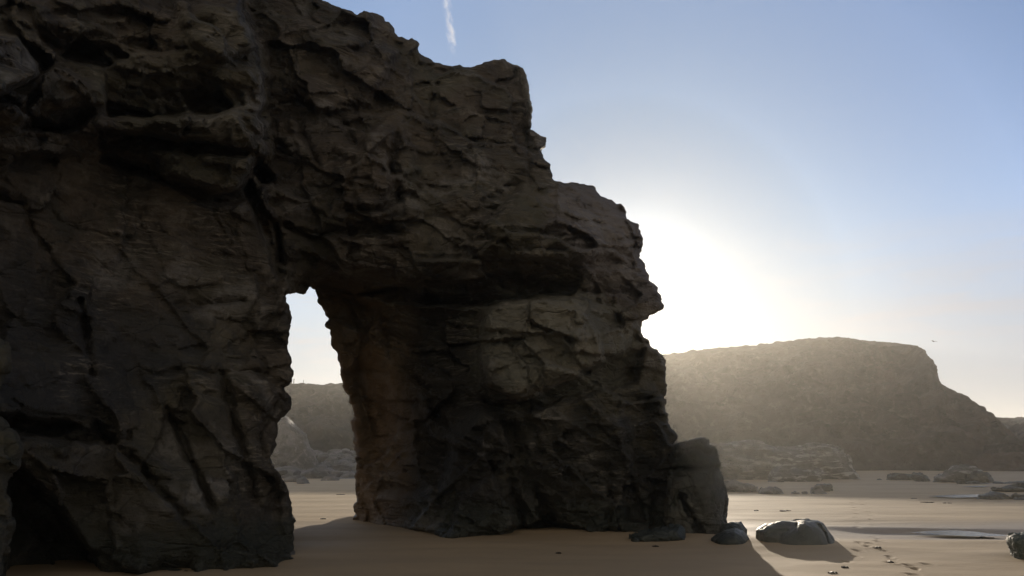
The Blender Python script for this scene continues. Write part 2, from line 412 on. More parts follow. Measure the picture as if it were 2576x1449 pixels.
# ------------------------------------------------------------------ sand ground
def grid_axis(lo, hi, dense, step, grow=1.12):
    a = list(np.arange(dense[0], dense[1], step)); s = step; v = a[-1]
    while v < hi: s *= grow; v += s; a.append(v)
    s = step; v = dense[0]; pre = []
    while v > lo: s *= grow; v -= s; pre.append(v)
    return np.array(pre[::-1]+a, np.float32)
def ground_h(x, y):
    x = np.asarray(x, np.float32); y = np.asarray(y, np.float32)
    h = .035*fbm(x/6, y/2.2, 0*x+3.3, 3, 21)+.05*perlin(x/25, y/14, 0*x+7.7, 3)
    h = h*sstep(y/8)
    # scree bank beyond the arch opening
    h = h+sstep((y-63)/42)*1.9*sstep((-3-x)/8)
    # sand drifted against the near rocks
    for (px, py, r, a) in ((1840, 1362, 1.1, .05), (2000, 1375, 1.7, .05), (1700, 1350, 1.5, .06), (2570, 1402, 1.0, .06)):
        gx, gy, _ = gat(px, py); h = h+a*np.exp(-(((x-gx)/r)**2+((y-gy)/(r*.6))**2))
    # shallow scour where the long pool lies
    gx, gy, _ = gat(2310, 1330)
    yc = gy-.16*(x-gx)+.02*(x-gx)**2*np.where(x > gx, -1, .3)
    t = (yc-y)+.10*perlin(x/1.1, y/1.1, 0*x+4.4, 31)
    prof = np.where(t < 0, 0, np.where(t < .55, sstep(t/.55), np.clip(1-(t-.55)/2.6, 0, 1)))
    h = h-.11*prof*np.exp(-((x-gx)/2.3)**4)
    return h
def zpt(zx, zy): return gat(1945+zx*.2448, 1140+zy*.2448)
near_prints = [(1022,857),(1088,881),(1065,907),(1085,932),(985,954),(972,988),(1075,1006),(1130,1022),(1200,1076),(1230,1096),(1205,1138),(1250,1141),(1385,1164),(1430,1190),(1578,1158),(885,948),(905,960),(1430,1255),(845,1073),(740,1118),(865,1023),(1460,1200)]
prints = [zpt(*p)+(1.0,) for p in near_prints]
ys_ = 19.3; k_ = 0
while ys_ < 33.5:
    x0 = gat(2178, 1322)[0]/gat(2178, 1322)[1]*ys_*(1-.0018*(ys_-19))
    prints.append((x0+(.18 if k_ % 2 else -.18), ys_, 0, .8)); ys_ += .72; k_ += 1
xs = np.unique(np.concatenate([grid_axis(-400, 500, (3.6, 12.5), .035), np.arange(-8, 3.6, .3)])).astype(np.float32)
ys = grid_axis(-60, 600, (10.6, 33.5), .04, 1.08)
GX, GY = np.meshgrid(xs, ys, indexing='ij')
H = ground_h(GX.ravel(), GY.ravel()).reshape(GX.shape)
rr_ = random.Random(3)
for (fx, fy, _, s) in prints:
    w = (abs(GX-fx) < .4) & (abs(GY-fy) < .5)
    i0, i1 = np.searchsorted(xs, [fx-.5, fx+.5]); j0, j1 = np.searchsorted(ys, [fy-.5, fy+.5])
    X = GX[i0:i1, j0:j1]-fx; Y = GY[i0:i1, j0:j1]-fy; an = rr_.uniform(-.25, .25)
    Xr = X*math.cos(an)+Y*math.sin(an); Yr = -X*math.sin(an)+Y*math.cos(an)
    r = np.sqrt((Xr/.06)**2+(Yr/.15)**2)
    H[i0:i1, j0:j1] += s*(-.018*np.exp(-r**4)+.006*np.exp(-((r-1.35)/.35)**2))
nx, ny = GX.shape
V = np.stack([GX, GY, H], -1).reshape(-1, 3)
ii, jj = np.meshgrid(np.arange(nx-1), np.arange(ny-1), indexing='ij'); a = (ii*ny+jj).ravel()
tag(new_obj('sand_ground', V, np.stack([a, a+ny, a+ny+1, a+1], 1), M_sand), kind='structure')
def gh(x, y): return float(ground_h(np.array([x]), np.array([y]))[0])

# ------------------------------------------------------------------ rocks cut to an outline but with their own depth
def displace(V, Q, layers, seed=0):
    for (kind, sc, amp) in layers:
        n = vnormals(V, Q); x, y, z = V[:, 0], V[:, 1], V[:, 2]
        if kind == 'fbm': d = fbm(x/sc, y/sc, z/sc, 4, seed)
        elif kind == 'ridge': d = fbm(x/sc, y/sc, z/sc, 4, seed+3, ridged=True)-.6
        elif kind == 'cell':
            wx = .35*sc*perlin(x/sc, y/sc, z/sc, seed+40); wz = .35*sc*perlin(x/sc, y/sc, z/sc, seed+41)
            v, e = cells(x+wx, y+wx, z+wz, sc, seed+5); d = v-.5*np.exp(-(e/.07)**2)
        elif kind == 'facet':
            wx = .25*sc*perlin(x/sc, y/sc, z/sc, seed+40); wz = .25*sc*perlin(x/sc, y/sc, z/sc, seed+41)
            v, e = cells(x+wx, y+wx, z+wz+.2*x, sc, seed+5, (.8, .8, 1.25)); m_ = np.clip(perlin(x/2, y/2, z/2, seed+42)*2+.2, 0, 1)
            d = v-.35*m_*np.exp(-(e/.05)**2)
        elif kind == 'strata':
            zz = z+.22*x+.1*y+.35*perlin(x/2.5, y/2.5, z/2.5, seed+50)
            t = zz/sc; fr = t-np.floor(t); fl = np.floor(t).astype(np.int32)
            step = RND[fl & 255][:, 1]*.8+.7*np.minimum(fr*1.15, 1)-.5*np.exp(-((fr)/.1)**2)-.5
            d = step*(.35+.65*np.clip(perlin(x/1.7, y/1.7, z/1.7, seed+60)+.45, 0, 1))
        V = V+n*(amp*d)[:, None]
    return V.astype(np.float32)
def outline_rock(name, poly, Y, T, h, mat, layers, D=None, seed=0, lean=0.0, rnd=.25, cuts=(), lobes=(), flat=.25):
    poly = np.array(poly, float)
    px0, py0 = poly.min(0)-15; px1, py1 = poly.max(0)+15
    xs_ = [at(p, q, yy)[0] for p in (px0, px1) for q in (py0, py1) for yy in (Y-T, Y+T)]
    zs_ = [at(p, q, yy)[2] for p in (px0, px1) for q in (py0, py1) for yy in (Y-T, Y+T)]
    lo = np.array([min(xs_)-h*3, Y-T*1.3-3*h, max(min(zs_), -.5)-h*3]); hi = np.array([max(xs_)+h*3, Y+T*1.3+3*h, max(zs_)+h*3])
    n = np.ceil((hi-lo)/h).astype(int)+1
    g = [lo[i]+np.arange(n[i])*h for i in range(3)]
    X, YY, Z = np.meshgrid(*g, indexing='ij'); X = X.ravel(); YY = YY.ravel(); Z = Z.ravel()
    px, py, zc = proj(X, YY, Z)
    pxm = np.stack([px, py], 1)
    so_ = poly_sd(pxm, poly)*zc/F
    if D is None: D = max(-so_.min(), h)
    prof = np.sqrt(np.clip(1-(1-np.clip(-so_/D, 0, 1))**2, 0, 1))
    yc = Y+lean*Z
    hw = T*(flat+(1-flat)*prof)*(1+.25*perlin(X/T/1.3+seed, Z/T/1.3, YY*0+seed*1.7, 9))
    fd = np.abs(YY-yc)-hw
    f = smax(so_, fd, rnd*T)
    for (lp, lY, lT) in lobes:
        ls = poly_sd(pxm, lp)*zc/F; lD = max(-ls.min(), h)
        lpr = np.sqrt(np.clip(1-(1-np.clip(-ls/lD, 0, 1))**2, 0, 1))
        lf = smax(ls, np.abs(YY-lY)-lT*(.1+.9*lpr), .3*lT); f = -smax(-f, -lf, .06)
    for (cp, cw, cd) in cuts: f = f+cd*np.exp(-(line_d(pxm, cp)/cw)**2)
    f = np.maximum(f, -.35-Z)
    Fv = f.reshape(n).astype(np.float32)
    Vv, Q = surface_nets(Fv, lo, h)
    Vv = displace(Vv, Q, layers, seed)
    base = (float(Vv[:, 0].mean()), float(Y), 0.0)
    return new_obj(name, Vv, Q, mat, origin=base)

# ------------------------------------------------------------------ the rock arch
OUT = [(-420,-320),(700,-320),(760,-60),(800,-20),(806,2),(830,14),(880,30),(893,37),(918,31),(950,38),(965,48),(985,70),(1000,90),(1022,103),(1035,99),(1050,112),(1052,135),(1075,150),(1100,160),(1135,168),(1155,164),(1165,173),(1205,165),(1225,155),(1262,150),(1285,162),(1310,175),(1322,185),(1328,230),(1335,260),(1333,325),(1352,332),(1358,343),(1373,347),(1370,365),(1359,375),(1362,395),(1378,412),(1387,440),(1382,452),(1400,460),(1470,466),(1500,480),(1508,498),(1535,503),(1560,515),(1572,540),(1575,555),(1600,565),(1612,590),(1612,620),(1605,650),(1620,670),(1630,700),(1650,725),(1660,750),(1668,776),(1640,790),(1612,808),(1608,830),(1620,855),(1645,878),(1665,895),(1675,930),(1672,960),(1668,1000),(1680,1070),(1694,1085),(1697,1115),(1705,1160),(1720,1200),(1750,1280),(1790,1335),(1800,1380),(1810,1560),(-420,1560)]
HOLE0 = [(185,237),(225,234),(283,232),(293,202),(305,203),(330,222),(340,280),(365,305),(378,345),(378,380),(395,395),(400,450),(420,490),(435,530),(440,600),(460,660),(487,720),(490,830),(500,900),(502,1000),(495,1060),(505,1110),(495,1150),(500,1190),(488,1215),(488,1600),(246,1600),(236,1400),(228,1283),(225,1190),(215,1140),(185,1050),(150,990),(120,945),(150,880),(155,810),(170,770),(200,740),(218,705),(180,640),(215,615),(220,590),(210,500),(195,460),(205,420),(215,370),(212,300)]
HOLE = [(604+x*.5833*.9985, 604-4+y*.5833) for x, y in HOLE0]
ST = 3.0
mx = np.arange(-440, 1960, ST); my = np.arange(-360, 1600, ST)
MXX, MYY = np.meshgrid(mx, my, indexing='ij'); P = np.stack([MXX.ravel(), MYY.ravel()], 1)
sd_out = poly_sd(P, OUT); sd_hole = poly_sd(P, HOLE)
sd_hole = sd_hole+1.5*fbm(P[:, 0]/15, P[:, 1]/11, P[:, 0]*0+4.2, 3, 91)
sdm = np.maximum(sd_out, -sd_hole)
jg = fbm(P[:, 0]/26, P[:, 1]/17, P[:, 0]*0+1.2, 3, 90)
sdm = sdm+4.6*np.round(jg*2.2)/2.2+1.5*jg
LEFT = [(-420,1440,8.2),(-420,900,8.6),(-420,300,8.8),(-420,-300,9.2),(0,1435,11.0),(0,1000,10.6),(0,600,11.0),(0,300,10.3),(0,0,11.0),(0,-250,11.8),(300,1440,11.6),(500,1435,12.2),(300,1000,12.2),(300,600,12.7),(300,420,12.9),(300,250,11.7),(300,0,12.6),(600,0,13.6),(600,300,12.6),(610,430,12.9),(650,600,14.2),(600,1000,13.7),(700,1000,14.4),(738,1392,13.9),(640,1410,13.2),(720,700,14.8),(740,0,14.8),(700,-300,15)]
RIGHT = [(700,-300,18.5),(1000,-200,19),(700,0,16.6),(900,50,17.6),(1000,120,18),(1300,180,18.4),(720,400,16.2),(900,400,16.3),(1100,400,16.9),(1300,400,17.3),(720,680,16.4),(900,640,15.8),(1100,600,15.9),(1300,560,16.1),(1500,500,18.0),(1600,600,18),(1450,620,16.3),(1660,770,18.3),(800,740,18),(880,760,19),(890,1000,21),(890,1310,21.6),(1000,900,18.7),(1000,1200,19),(1000,1325,19.4),(1130,1355,17.2),(1130,1000,17.4),(1350,880,16.6),(1350,1335,18.3),(1350,1100,17.3),(1550,900,17.4),(1650,950,18.4),(1560,1335,18.4),(1690,1335,18.3),(1670,1100,18.4),(1800,1330,18.5),(1200,740,17.3),(1400,740,17),(1320,1560,18),(900,1560,19)]
Yl = rbf(LEFT, P); Yr = rbf(RIGHT, P)
DIV = [(-440,-360),(600,-360),(600,0),(638,100),(655,200),(662,350),(640,440),(680,540),(706,620),(722,700),(760,1000),(780,1600),(-440,1600)]
wdv = np.stack([16*fbm(P[:, 0]/60, P[:, 1]/45, P[:, 0]*0+2.2, 4, 61), 16*fbm(P[:, 0]/60, P[:, 1]/45, P[:, 0]*0+5.2, 4, 62)], 1)
wdv = np.round(wdv/6)*6*.6+wdv*.4
sdv = poly_sd(P+wdv, DIV)
wl = .55*sstep(.5-sdv/14)+.45*sstep(.5-(sdv+10*fbm(P[:, 0]/40, P[:, 1]/90, P[:, 0]*0, 3, 63)-16)/50)
Yf = Yr*(1-wl)+Yl*wl
# creases: (polyline, half width px, depth m); recesses: (polygon, edge px, depth m)
REC = [
 ([(258,388),(417,440),(533,490),(570,485),(617,470),(640,400),(680,450),(640,500),(560,520),(500,505),(400,455),(250,405)], 10, .75),
 ([(-40,380),(258,395),(417,445),(533,500),(640,500),(700,620),(700,900),(-40,900)], 30, .25),
 ([(640,380),(690,450),(650,480),(695,560),(724,690),(700,700),(650,560),(610,480)], 14, 1.0),
 ([(14,1146),(68,1200),(150,1280),(243,1416),(250,1500),(14,1500)], 26, 1.3),
 ([(-30,1040),(120,1060),(200,1075),(140,1100),(-30,1110)], 20, .6),
 ([(820,745),(1000,765),(1215,775),(1207,849),(1213,966),(1225,1012),(1150,1080),(1100,1240),(950,1240),(900,1000)], 40, .55),
 ([(1225,1012),(1307,1003),(1423,956),(1517,909),(1575,892),(1620,880),(1600,960),(1430,1010),(1330,1040)], 16, .45),
 ([(1563,1234),(1590,1225),(1610,1250),(1622,1310),(1580,1310)], 10, .7),
 ([(1560,1020),(1640,1000),(1660,1150),(1610,1200),(1580,1120)], 25, .35),
 ([(960,1330),(1090,1335),(1120,1370),(960,1370)], 12, .5),
]
# flat undersides: depth grows away from the edge line (ax,ay)->(bx,by) up to d at distance L
RMP = [
 ([(262,172),(346,165),(437,169),(454,202),(529,173),(548,198),(590,271),(575,285),(437,294),(268,294)], (262,168,548,180), 120, 1.25),
 ([(83,258),(217,248),(240,290),(200,331),(50,331)], (83,254,217,248), 80, 1.3),
 ([(70,40),(208,88),(267,58),(396,100),(480,125),(342,138),(258,170),(160,150),(100,95)], (70,40,480,110), 70, .8),
 ([(240,318),(400,343),(640,378),(640,398),(500,388),(367,384),(250,380)], (640,398,250,384), 60, 1.3),
 ([(655,740),(646,850),(612,938),(545,932),(590,835)], (655,740,545,932), 60, .9),
 ([(1030,714),(1155,653),(1272,645),(1365,656),(1441,662),(1466,698),(1440,737),(1350,744),(1215,772),(1000,766),(900,737)], (1155,652,1441,660), 100, 1.25),
 ([(1441,700),(1563,697),(1612,745),(1600,765),(1560,745),(1460,730)], (1441,699,1563,696), 60, .6),
 ([(735,700),(800,690),(930,640),(1000,650),(1000,735),(900,745),(820,735),(790,722),(735,722)], (735,690,1000,640), 90, .7),
 ([(820,560),(900,575),(1000,560),(1010,585),(900,600),(810,590)], (820,555,1000,555), 40, .5),
 ([(870,510),(960,515),(1000,490),(1010,505),(960,535),(870,535)], (870,505,1000,490), 30, .4),
 ([(960,395),(1000,400),(1015,440),(980,440)], (960,395,1000,400), 40, .5),
 ([(1207,992),(1307,1008),(1430,962),(1520,915),(1580,895),(1600,930),(1430,1000),(1310,1050),(1215,1020)], (1207,985,1520,912), 60, .4),
 ([(60,1030),(200,1050),(330,1080),(330,1110),(180,1120),(-30,1080)], (60,1030,330,1080), 60, .8),
 ([(0,470),(70,500),(60,520),(-20,500)], (0,465,70,500), 30, .4),
 ([(440,755),(520,740),(620,745),(620,760),(520,770),(440,775)], (440,752,620,742), 20, .25),
]
PRO = [
 ([(1234,767),(1447,744),(1499,837),(1517,907),(1423,954),(1307,1001),(1213,966),(1207,849)], 12, .55),
 ([(1447,738),(1604,800),(1575,890),(1517,907),(1490,830)], 12, .3),
 ([(1155,1250),(1272,1164),(1300,1250),(1283,1400),(1120,1400)], 16, .22),
 ([(1120,1040),(1210,1020),(1290,1110),(1270,1160),(1190,1190),(1140,1160)], 16, .35),
 ([(367,385),(640,395),(600,470),(560,480),(420,432)], 8, .35),
 ([(245,300),(437,295),(585,285),(637,340),(637,372),(420,342),(240,320)], 12, .35),
 ([(-60,90),(40,95),(95,160),(90,190),(-60,260)], 14, 1.3),
 ([(440,0),(600,10),(640,120),(560,150),(480,110)], 22, .5),
 ([(870,380),(1010,300),(1050,420),(930,520),(840,470)], 20, .3),
 ([(1330,460),(1500,480),(1580,560),(1610,640),(1440,655),(1260,640),(1220,560)], 18, .35),
 ([(700,100),(760,60),(1000,130),(930,260),(800,280),(720,220)], 22, .4),
]
CRK = [([(203,761),(218,850),(232,943)],9,.4),([(400,943),(470,925),(527,936),(670,936)],8,.35),([(419,1031),(460,1105),(493,1180),(534,1274)],9,.5),
 ([(561,943),(588,1065),(629,1180),(640,1260)],12,.55),([(243,1078),(320,1150),(405,1234),(473,1315)],11,.5),
 ([(1225,1012),(1289,1088),(1318,1187),(1365,1275),(1392,1345)],20,.75),([(1277,1187),(1300,1260),(1312,1345)],12,.6),
 ([(1318,1040),(1350,1090),(1360,1150)],10,.35),([(1335,470),(1325,330),(1312,190)],6,.2),([(1250,470),(1340,462),(1400,468)],6,.25),([(1150,655),(1060,705),(1000,750)],12,.4),
 ([(1000,330),(985,420),(1010,520),(960,600)],10,.35),([(760,260),(860,300),(900,380),(880,470),(930,560)],10,.3),([(700,560),(800,600),(960,560),(1010,540)],8,.25),
 ([(1380,628),(1450,620),(1530,622),(1590,640)],5,.22),([(1430,530),(1520,560),(1600,600)],5,.15),([(1530,770),(1570,820),(1600,845)],7,.25),([(1490,790),(1540,810),(1600,815)],5,.15),
 ([(880,760),(905,860),(900,960),(930,1080)],10,.3),([(960,800),(975,900),(960,1050)],12,.3),([(1420,1080),(1500,1050),(1620,1030)],6,.15),([(1400,1160),(1520,1130),(1650,1100)],6,.15),
 ([(730,120),(735,220),(760,330),(800,420)],9,.3),([(1100,200),(1080,330),(1130,430)],8,.25),([(330,1140),(380,1200),(430,1210)],8,.3),([(700,1000),(650,1100),(690,1200)],8,.3),
 ([(1668,1257),(1700,1270),(1738,1320)],12,.6),([(1640,1180),(1650,1250),(1640,1330)],10,.4),([(1530,1180),(1540,1260),(1530,1330)],9,.35)]
wob = 5*fbm(P[:, 0]/70, P[:, 1]/70, P[:, 0]*0, 3, 77); wob2 = 7*fbm(P[:, 0]/70, P[:, 1]/70, P[:, 0]*0+9, 3, 78)
PW = P+np.stack([wob, wob2], 1)
for poly, e, d in REC: Yf = Yf+1.3*d*sstep(.5-poly_sd(PW, poly)/(1.2*e))
for poly, (ax, ay, bx, by), L, d in RMP:
    nn_ = np.array([-(by-ay), bx-ax], float); nn_ /= np.linalg.norm(nn_)
    tt_ = (PW-np.array([ax, ay]))@nn_
    Yf = Yf+d*np.clip(tt_/L, .12, 1)*sstep(.5-poly_sd(PW, poly)/7)
# broken slabs: tilted planar blocks with sharp edges, larger and calmer on the left wall
def slabs(cs, amp, seed, ang, asp=1.7):
    ca, sa = math.cos(ang), math.sin(ang); w1 = .16*cs*fbm(P[:, 0]/cs, P[:, 1]/cs, P[:, 0]*0+seed, 3, seed)
    u = (P[:, 0]*ca+P[:, 1]*sa)/asp+w1; v = -P[:, 0]*sa+P[:, 1]*ca-w1
    q, e = cells(u.astype(np.float32), v.astype(np.float32), (u*0+.37*cs).astype(np.float32), cs, seed)
    return amp*(q-.25*np.exp(-(e/.035)**2))
crag = np.clip(1-sstep(.5-poly_sd(P, [(-440,480),(250,400),(540,500),(650,520),(720,700),(700,1000),(650,1400),(-440,1500)])/60), 0, 1)*.85+.15
low = sstep((P[:, 1]-900)/150)
Yf = Yf+crag*slabs(115, .58, 201, .45)+(.3+.7*crag)*slabs(52, .24, 202, .2, 2.2)+(.3+.4*low)*slabs(200, .75, 203, 1.0)+slabs(26, .10, 204, .3, 2.0)*(.25+.75*crag)
for poly, e, d in PRO: Yf = Yf-1.4*d*sstep(.5-poly_sd(PW, poly)/(1.4*e))
for pts, w_, d in CRK: Yf = Yf+.75*d*np.exp(-(line_d(PW, pts)/(w_*1.05))**2)
Yb = np.where(wl > .5, 1, 0)
Yb = Yr*(1-wl)+Yl*wl+4.2+1.5*wl
# the crag thins toward its free edges at the back
inn = np.clip(-sdm/90, 0, 1)
Yb = Yb-2.2*(1-np.sqrt(inn))
shp = MXX.shape
maps = np.stack([sdm.reshape(shp), Yf.reshape(shp), Yb.reshape(shp)], -1).astype(np.float32)
def lookup(px, py):
    u = np.clip((px-mx[0])/ST, 0, shp[0]-1.001); v = np.clip((py-my[0])/ST, 0, shp[1]-1.001)
    i = u.astype(np.int32); j = v.astype(np.int32); a = (u-i)[:, None]; b = (v-j)[:, None]
    return (maps[i, j]*(1-a)+maps[i+1, j]*a)*(1-b)+(maps[i, j+1]*(1-a)+maps[i+1, j+1]*a)*b
def build_arch(h):
    lo = np.array([-13.5, 6.8, -.5]); hi = np.array([6.6, 25.5, 14.2])
    n = np.ceil((hi-lo)/h).astype(int)+1
    gx, gy, gz = [(lo[i]+np.arange(n[i])*h).astype(np.float32) for i in range(3)]
    Fv = np.empty(n, np.float32)
    YY, ZZ = np.meshgrid(gy, gz, indexing='ij'); YYf = YY.ravel(); ZZf = ZZ.ravel()
    for i, x in enumerate(gx):
        X = np.full_like(YYf, x)
        px, py, zc = proj(X, YYf, ZZf)
        m = lookup(px, py)
        so_ = m[:, 0]*zc/F; fr = (m[:, 1]-YYf)*.8; bk = YYf-m[:, 2]
        f = smax(smax(so_, fr, .12), bk, .5)
        nb = np.nonzero(np.abs(f) < .75)[0]
        if len(nb):
            xx, y2, z2 = X[nb], YYf[nb], ZZf[nb]
            big = perlin(xx/1.9, y2/1.9, z2/1.3, 11)*.12+perlin(xx/.8, y2/.8, z2/.55, 12)*.05
            fine = perlin(xx/.45, y2/.45, z2/.22, 13)*.05
            f[nb] = smax(smax(so_[nb]+fine*.8, fr[nb]+big+fine, .1), bk[nb]+big, .4)
        Fv[i] = f.reshape(n[1], n[2])
    V, Q = surface_nets(Fv, lo, h); del Fv
    # keep silhouette crisp: displacement scaled by distance from the outline
    px, py, zc = proj(V[:, 0], V[:, 1], V[:, 2]); m = lookup(px, py)
    k = .3+.7*sstep(-m[:, 0]/45); k2 = .8+.2*sstep(-m[:, 0]/45)
    V0 = V
    V1 = displace(V, Q, [('strata', .55, .035)], 100)
    V = V0+(V1-V0)*k[:, None]; V0 = V
    V1 = displace(V, Q, [('facet', .36, .022), ('strata', .17, .018), ('facet', .16, .014)], 120)
    V = V0+(V1-V0)*k2[:, None]
    return V, Q
V, Q = build_arch(.04)
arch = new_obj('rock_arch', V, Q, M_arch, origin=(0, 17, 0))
tag(arch, 'huge dark natural rock arch with a tall narrow opening rising from the sand', 'rock arch')

L1 = [('cell', .9, .07), ('strata', .25, .035), ('cell', .3, .03), ('fbm', .2, .012)]
o = outline_rock('rock_stack', [(1696,1120),(1715,1108),(1740,1103),(1765,1100),(1783,1104),(1784,1118),(1800,1122),(1806,1145),(1813,1168),(1808,1176),(1815,1200),(1824,1240),(1823,1300),(1835,1335),(1840,1400),(1690,1400),(1668,1300),(1680,1200)], 18.0, .9, .025, M_stack, L1, seed=3, cuts=[([(1690,1178),(1740,1178),(1780,1180),(1812,1173)],3,.22),([(1725,1130),(1745,1160),(1752,1180)],2,.06),([(1715,1250),(1740,1300),(1765,1350)],8,.4),([(1760,1110),(1775,1140)],2,.05)])
tag(o, 'leaning dark rock stack cracked across near its top, against the right foot of the arch', 'rock')
# creases across the stack come from its own bedding; near boulders are smoother
LB = [('fbm', .8, .05), ('facet', .5, .015), ('fbm', .15, .006)]
o = outline_rock('boulder', [(1899,1333),(1905,1324),(1925,1313),(1960,1307),(2000,1305),(2040,1300),(2058,1301),(2078,1312),(2086,1330),(2100,1352),(2107,1380),(2107,1420),(2060,1430),(1960,1420),(1915,1385),(1899,1362)], 15.85, .7, .022, M_boulder, LB, seed=5, rnd=.45, flat=.2, lobes=[([(1965,1340),(1985,1326),(2001,1318),(2024,1308),(2047,1314),(2071,1326),(2091,1348),(2108,1375),(2110,1420),(1960,1430),(1950,1380)], 15.45, .5)], cuts=[([(2058,1318),(2076,1340),(2086,1375)],3,.07),([(1925,1345),(1945,1335),(1990,1333),(2003,1320)],3,.03),([(2005,1318),(2002,1335)],2,.05)])
tag(o, 'big rounded grey boulder casting a long shadow on lit sand right of the arch', 'boulder')
o = outline_rock('boulder', [(1785,1352),(1800,1338),(1820,1327),(1850,1322),(1872,1332),(1888,1352),(1893,1368),(1890,1400),(1784,1410)], 15.75, .5, .022, M_boulder, LB, seed=6, rnd=.6, flat=.05)
tag(o, 'small round dark boulder between the rock stack and the big rounded boulder', 'boulder')
o = outline_rock('boulder', [(1800,1330),(1820,1315),(1845,1308),(1865,1312),(1880,1332),(1880,1375),(1800,1375)], 17.4, .4, .025, M_boulder, LB, seed=7, rnd=.6, flat=.05)
tag(o, 'dark boulder top peeking out behind the small round boulder by the rock stack', 'boulder')
o = outline_rock('flat_rock', [(1585,1345),(1620,1335),(1665,1326),(1710,1318),(1722,1330),(1732,1356),(1735,1380),(1585,1380)], 16.45, .5, .022, M_boulder, L1, seed=8)
tag(o, 'low angular bluish slab lying on shaded sand at the right foot of the arch', 'rock')
o = outline_rock('weedy_rock', [(2540,1352),(2556,1346),(2600,1342),(2680,1345),(2700,1420),(2600,1450),(2556,1440),(2549,1385),(2541,1368)], 13.6, .6, .025, M_green, L1+[('fbm', .06, .012)], seed=9)
tag(o, 'dark green weedy rock cut off by the right edge of the view', 'rock')
o = outline_rock('foot_rock', [(700,1380),(715,1374),(740,1384),(748,1396),(720,1420),(690,1410)], 14.3, .3, .02, M_pale, L1, seed=10)
tag(o, 'small pale topped rock at the foot of the left wall of the opening', 'rock')
o = outline_rock('rock_column', [(-160,1060),(0,1050),(20,1075),(45,1110),(64,1150),(60,1180),(35,1200),(20,1205),(28,1240),(42,1290),(40,1340),(10,1400),(8,1440),(0,1620),(-160,1620)], 8.9, .5, .03, M_edge, L1, seed=11)
tag(o, 'bulging yellowish rock column at the left edge of the view before the dark hollow', 'rock')
o = outline_rock('small_rock', [(-160,850),(0,862),(14,880),(14,930),(2,975),(-160,1000)], 9.6, .4, .03, M_edge, L1, seed=12)
tag(o, 'small pale brown rock knob at the left edge above the yellowish column', 'rock')
o.location.y += 0.0

# ------------------------------------------------------------------ middle distance rocks
LM = [('facet', 2.6, .45), ('strata', .55, .26), ('facet', .9, .16), ('strata', .25, .08)]
o = outline_rock('rock_outcrop', [(1640,1135),(1700,1125),(1830,1118),(1870,1117),(1920,1122),(1950,1130),(1990,1124),(2060,1122),(2100,1128),(2125,1138),(2145,1165),(2165,1190),(2172,1206),(2172,1225),(1640,1240)], 62, 3.2, .12, M_ledge, LM, seed=20, flat=.1)
tag(o, 'long pale layered rock outcrop in front of the headland, right of the rock stack', 'rock outcrop')
o = outline_rock('rock_outcrop', [(1930,1196),(1950,1186),(1975,1182),(2010,1188),(2060,1188),(2075,1200),(2075,1225),(1930,1225)], 56.5, 1.6, .1, M_ledge, LM[:3], seed=21, flat=.1)
tag(o, 'low rounded hump of pale rock at the foot of the long layered outcrop', 'rock outcrop')
LS = [('facet', .9, .16), ('facet', .4, .06), ('strata', .22, .03), ('facet', .2, .03)]
def mid(name, poly, T, label, mat=M_pale, seed=0, h=.06, gp=None, layers=LS):
    pyb = max(q[1] for q in poly); pxm = np.mean([q[0] for q in poly])
    Y = gat(pxm, pyb)[1]+T*.7
    poly2 = [(p, q if q < pyb-.5 else q+8) for p, q in poly]
    o = outline_rock(name, poly2, Y, T, h, mat, layers, seed=seed)
    tag(o, label, 'rock', gp); return o
gp = 'rocks scattered on the sand before the headland'
mid('boulder', [(1780,1215),(1826,1210),(1850,1211),(1880,1216),(1898,1222),(1905,1236),(1780,1238)], .9, 'low pale rounded rock just right of the rock stack, below the layered outcrop', gp=gp, seed=30)
mid('boulder', [(1911,1241),(1920,1231),(1935,1223),(1952,1227),(1966,1235),(1973,1243),(1940,1243)], .6, 'dome shaped grey boulder left of the two tiny stones on the shaded sand', gp=gp, seed=31, h=.04)
mid('small_stone', [(1990,1241),(1997,1235),(2012,1237),(2018,1242)], .2, 'larger of the two tiny stones beside the dome shaped boulder', gp=gp, seed=32, h=.03)
mid('small_stone', [(2018,1242),(2024,1237),(2031,1238),(2033,1243)], .15, 'smaller right hand one of the two tiny stones beside the dome shaped boulder', gp=gp, seed=33, h=.025)
mid('boulder', [(2041,1242),(2046,1230),(2058,1221),(2068,1228),(2080,1242)], .45, 'pale pointed boulder in front of a darker rock on the shaded sand', gp=gp, seed=34, h=.04)
mid('boulder', [(2048,1234),(2056,1220),(2072,1218),(2088,1222),(2092,1232),(2088,1235)], .45, 'darker rounded rock right behind the pale pointed boulder', mat=M_stack, gp=gp, seed=35, h=.04)
mid('flat_rock', [(2234,1208),(2234,1196),(2262,1194),(2290,1195),(2308,1200),(2312,1208)], .9, 'long flat dark slab left of the big bluish topped boulder', mat=M_stack, gp=gp, seed=36)
mid('flat_rock', [(2288,1200),(2300,1191),(2322,1191),(2336,1208),(2330,1211),(2306,1210)], .8, 'tilted dark rock overlapping the right end of the long flat slab', mat=M_stack, gp=gp, seed=37)
mid('boulder', [(2336,1213),(2355,1200),(2375,1188),(2388,1172),(2405,1172),(2430,1172),(2470,1184),(2478,1196),(2440,1212)], 1.3, 'largest angular boulder with a bluish white top, before the nose of the headland', mat=M_ledge, gp=gp, seed=38)
mid('boulder', [(2424,1212),(2436,1196),(2462,1191),(2482,1192),(2496,1212),(2480,1214)], .8, 'dark block leaning on the right side of the bluish topped boulder', mat=M_stack, gp=gp, seed=39)
mid('small_stone', [(2205,1208),(2212,1205),(2220,1208)], .25, 'lone small dark stone left of the long flat slab', mat=M_stack, gp=gp, seed=40, h=.04)
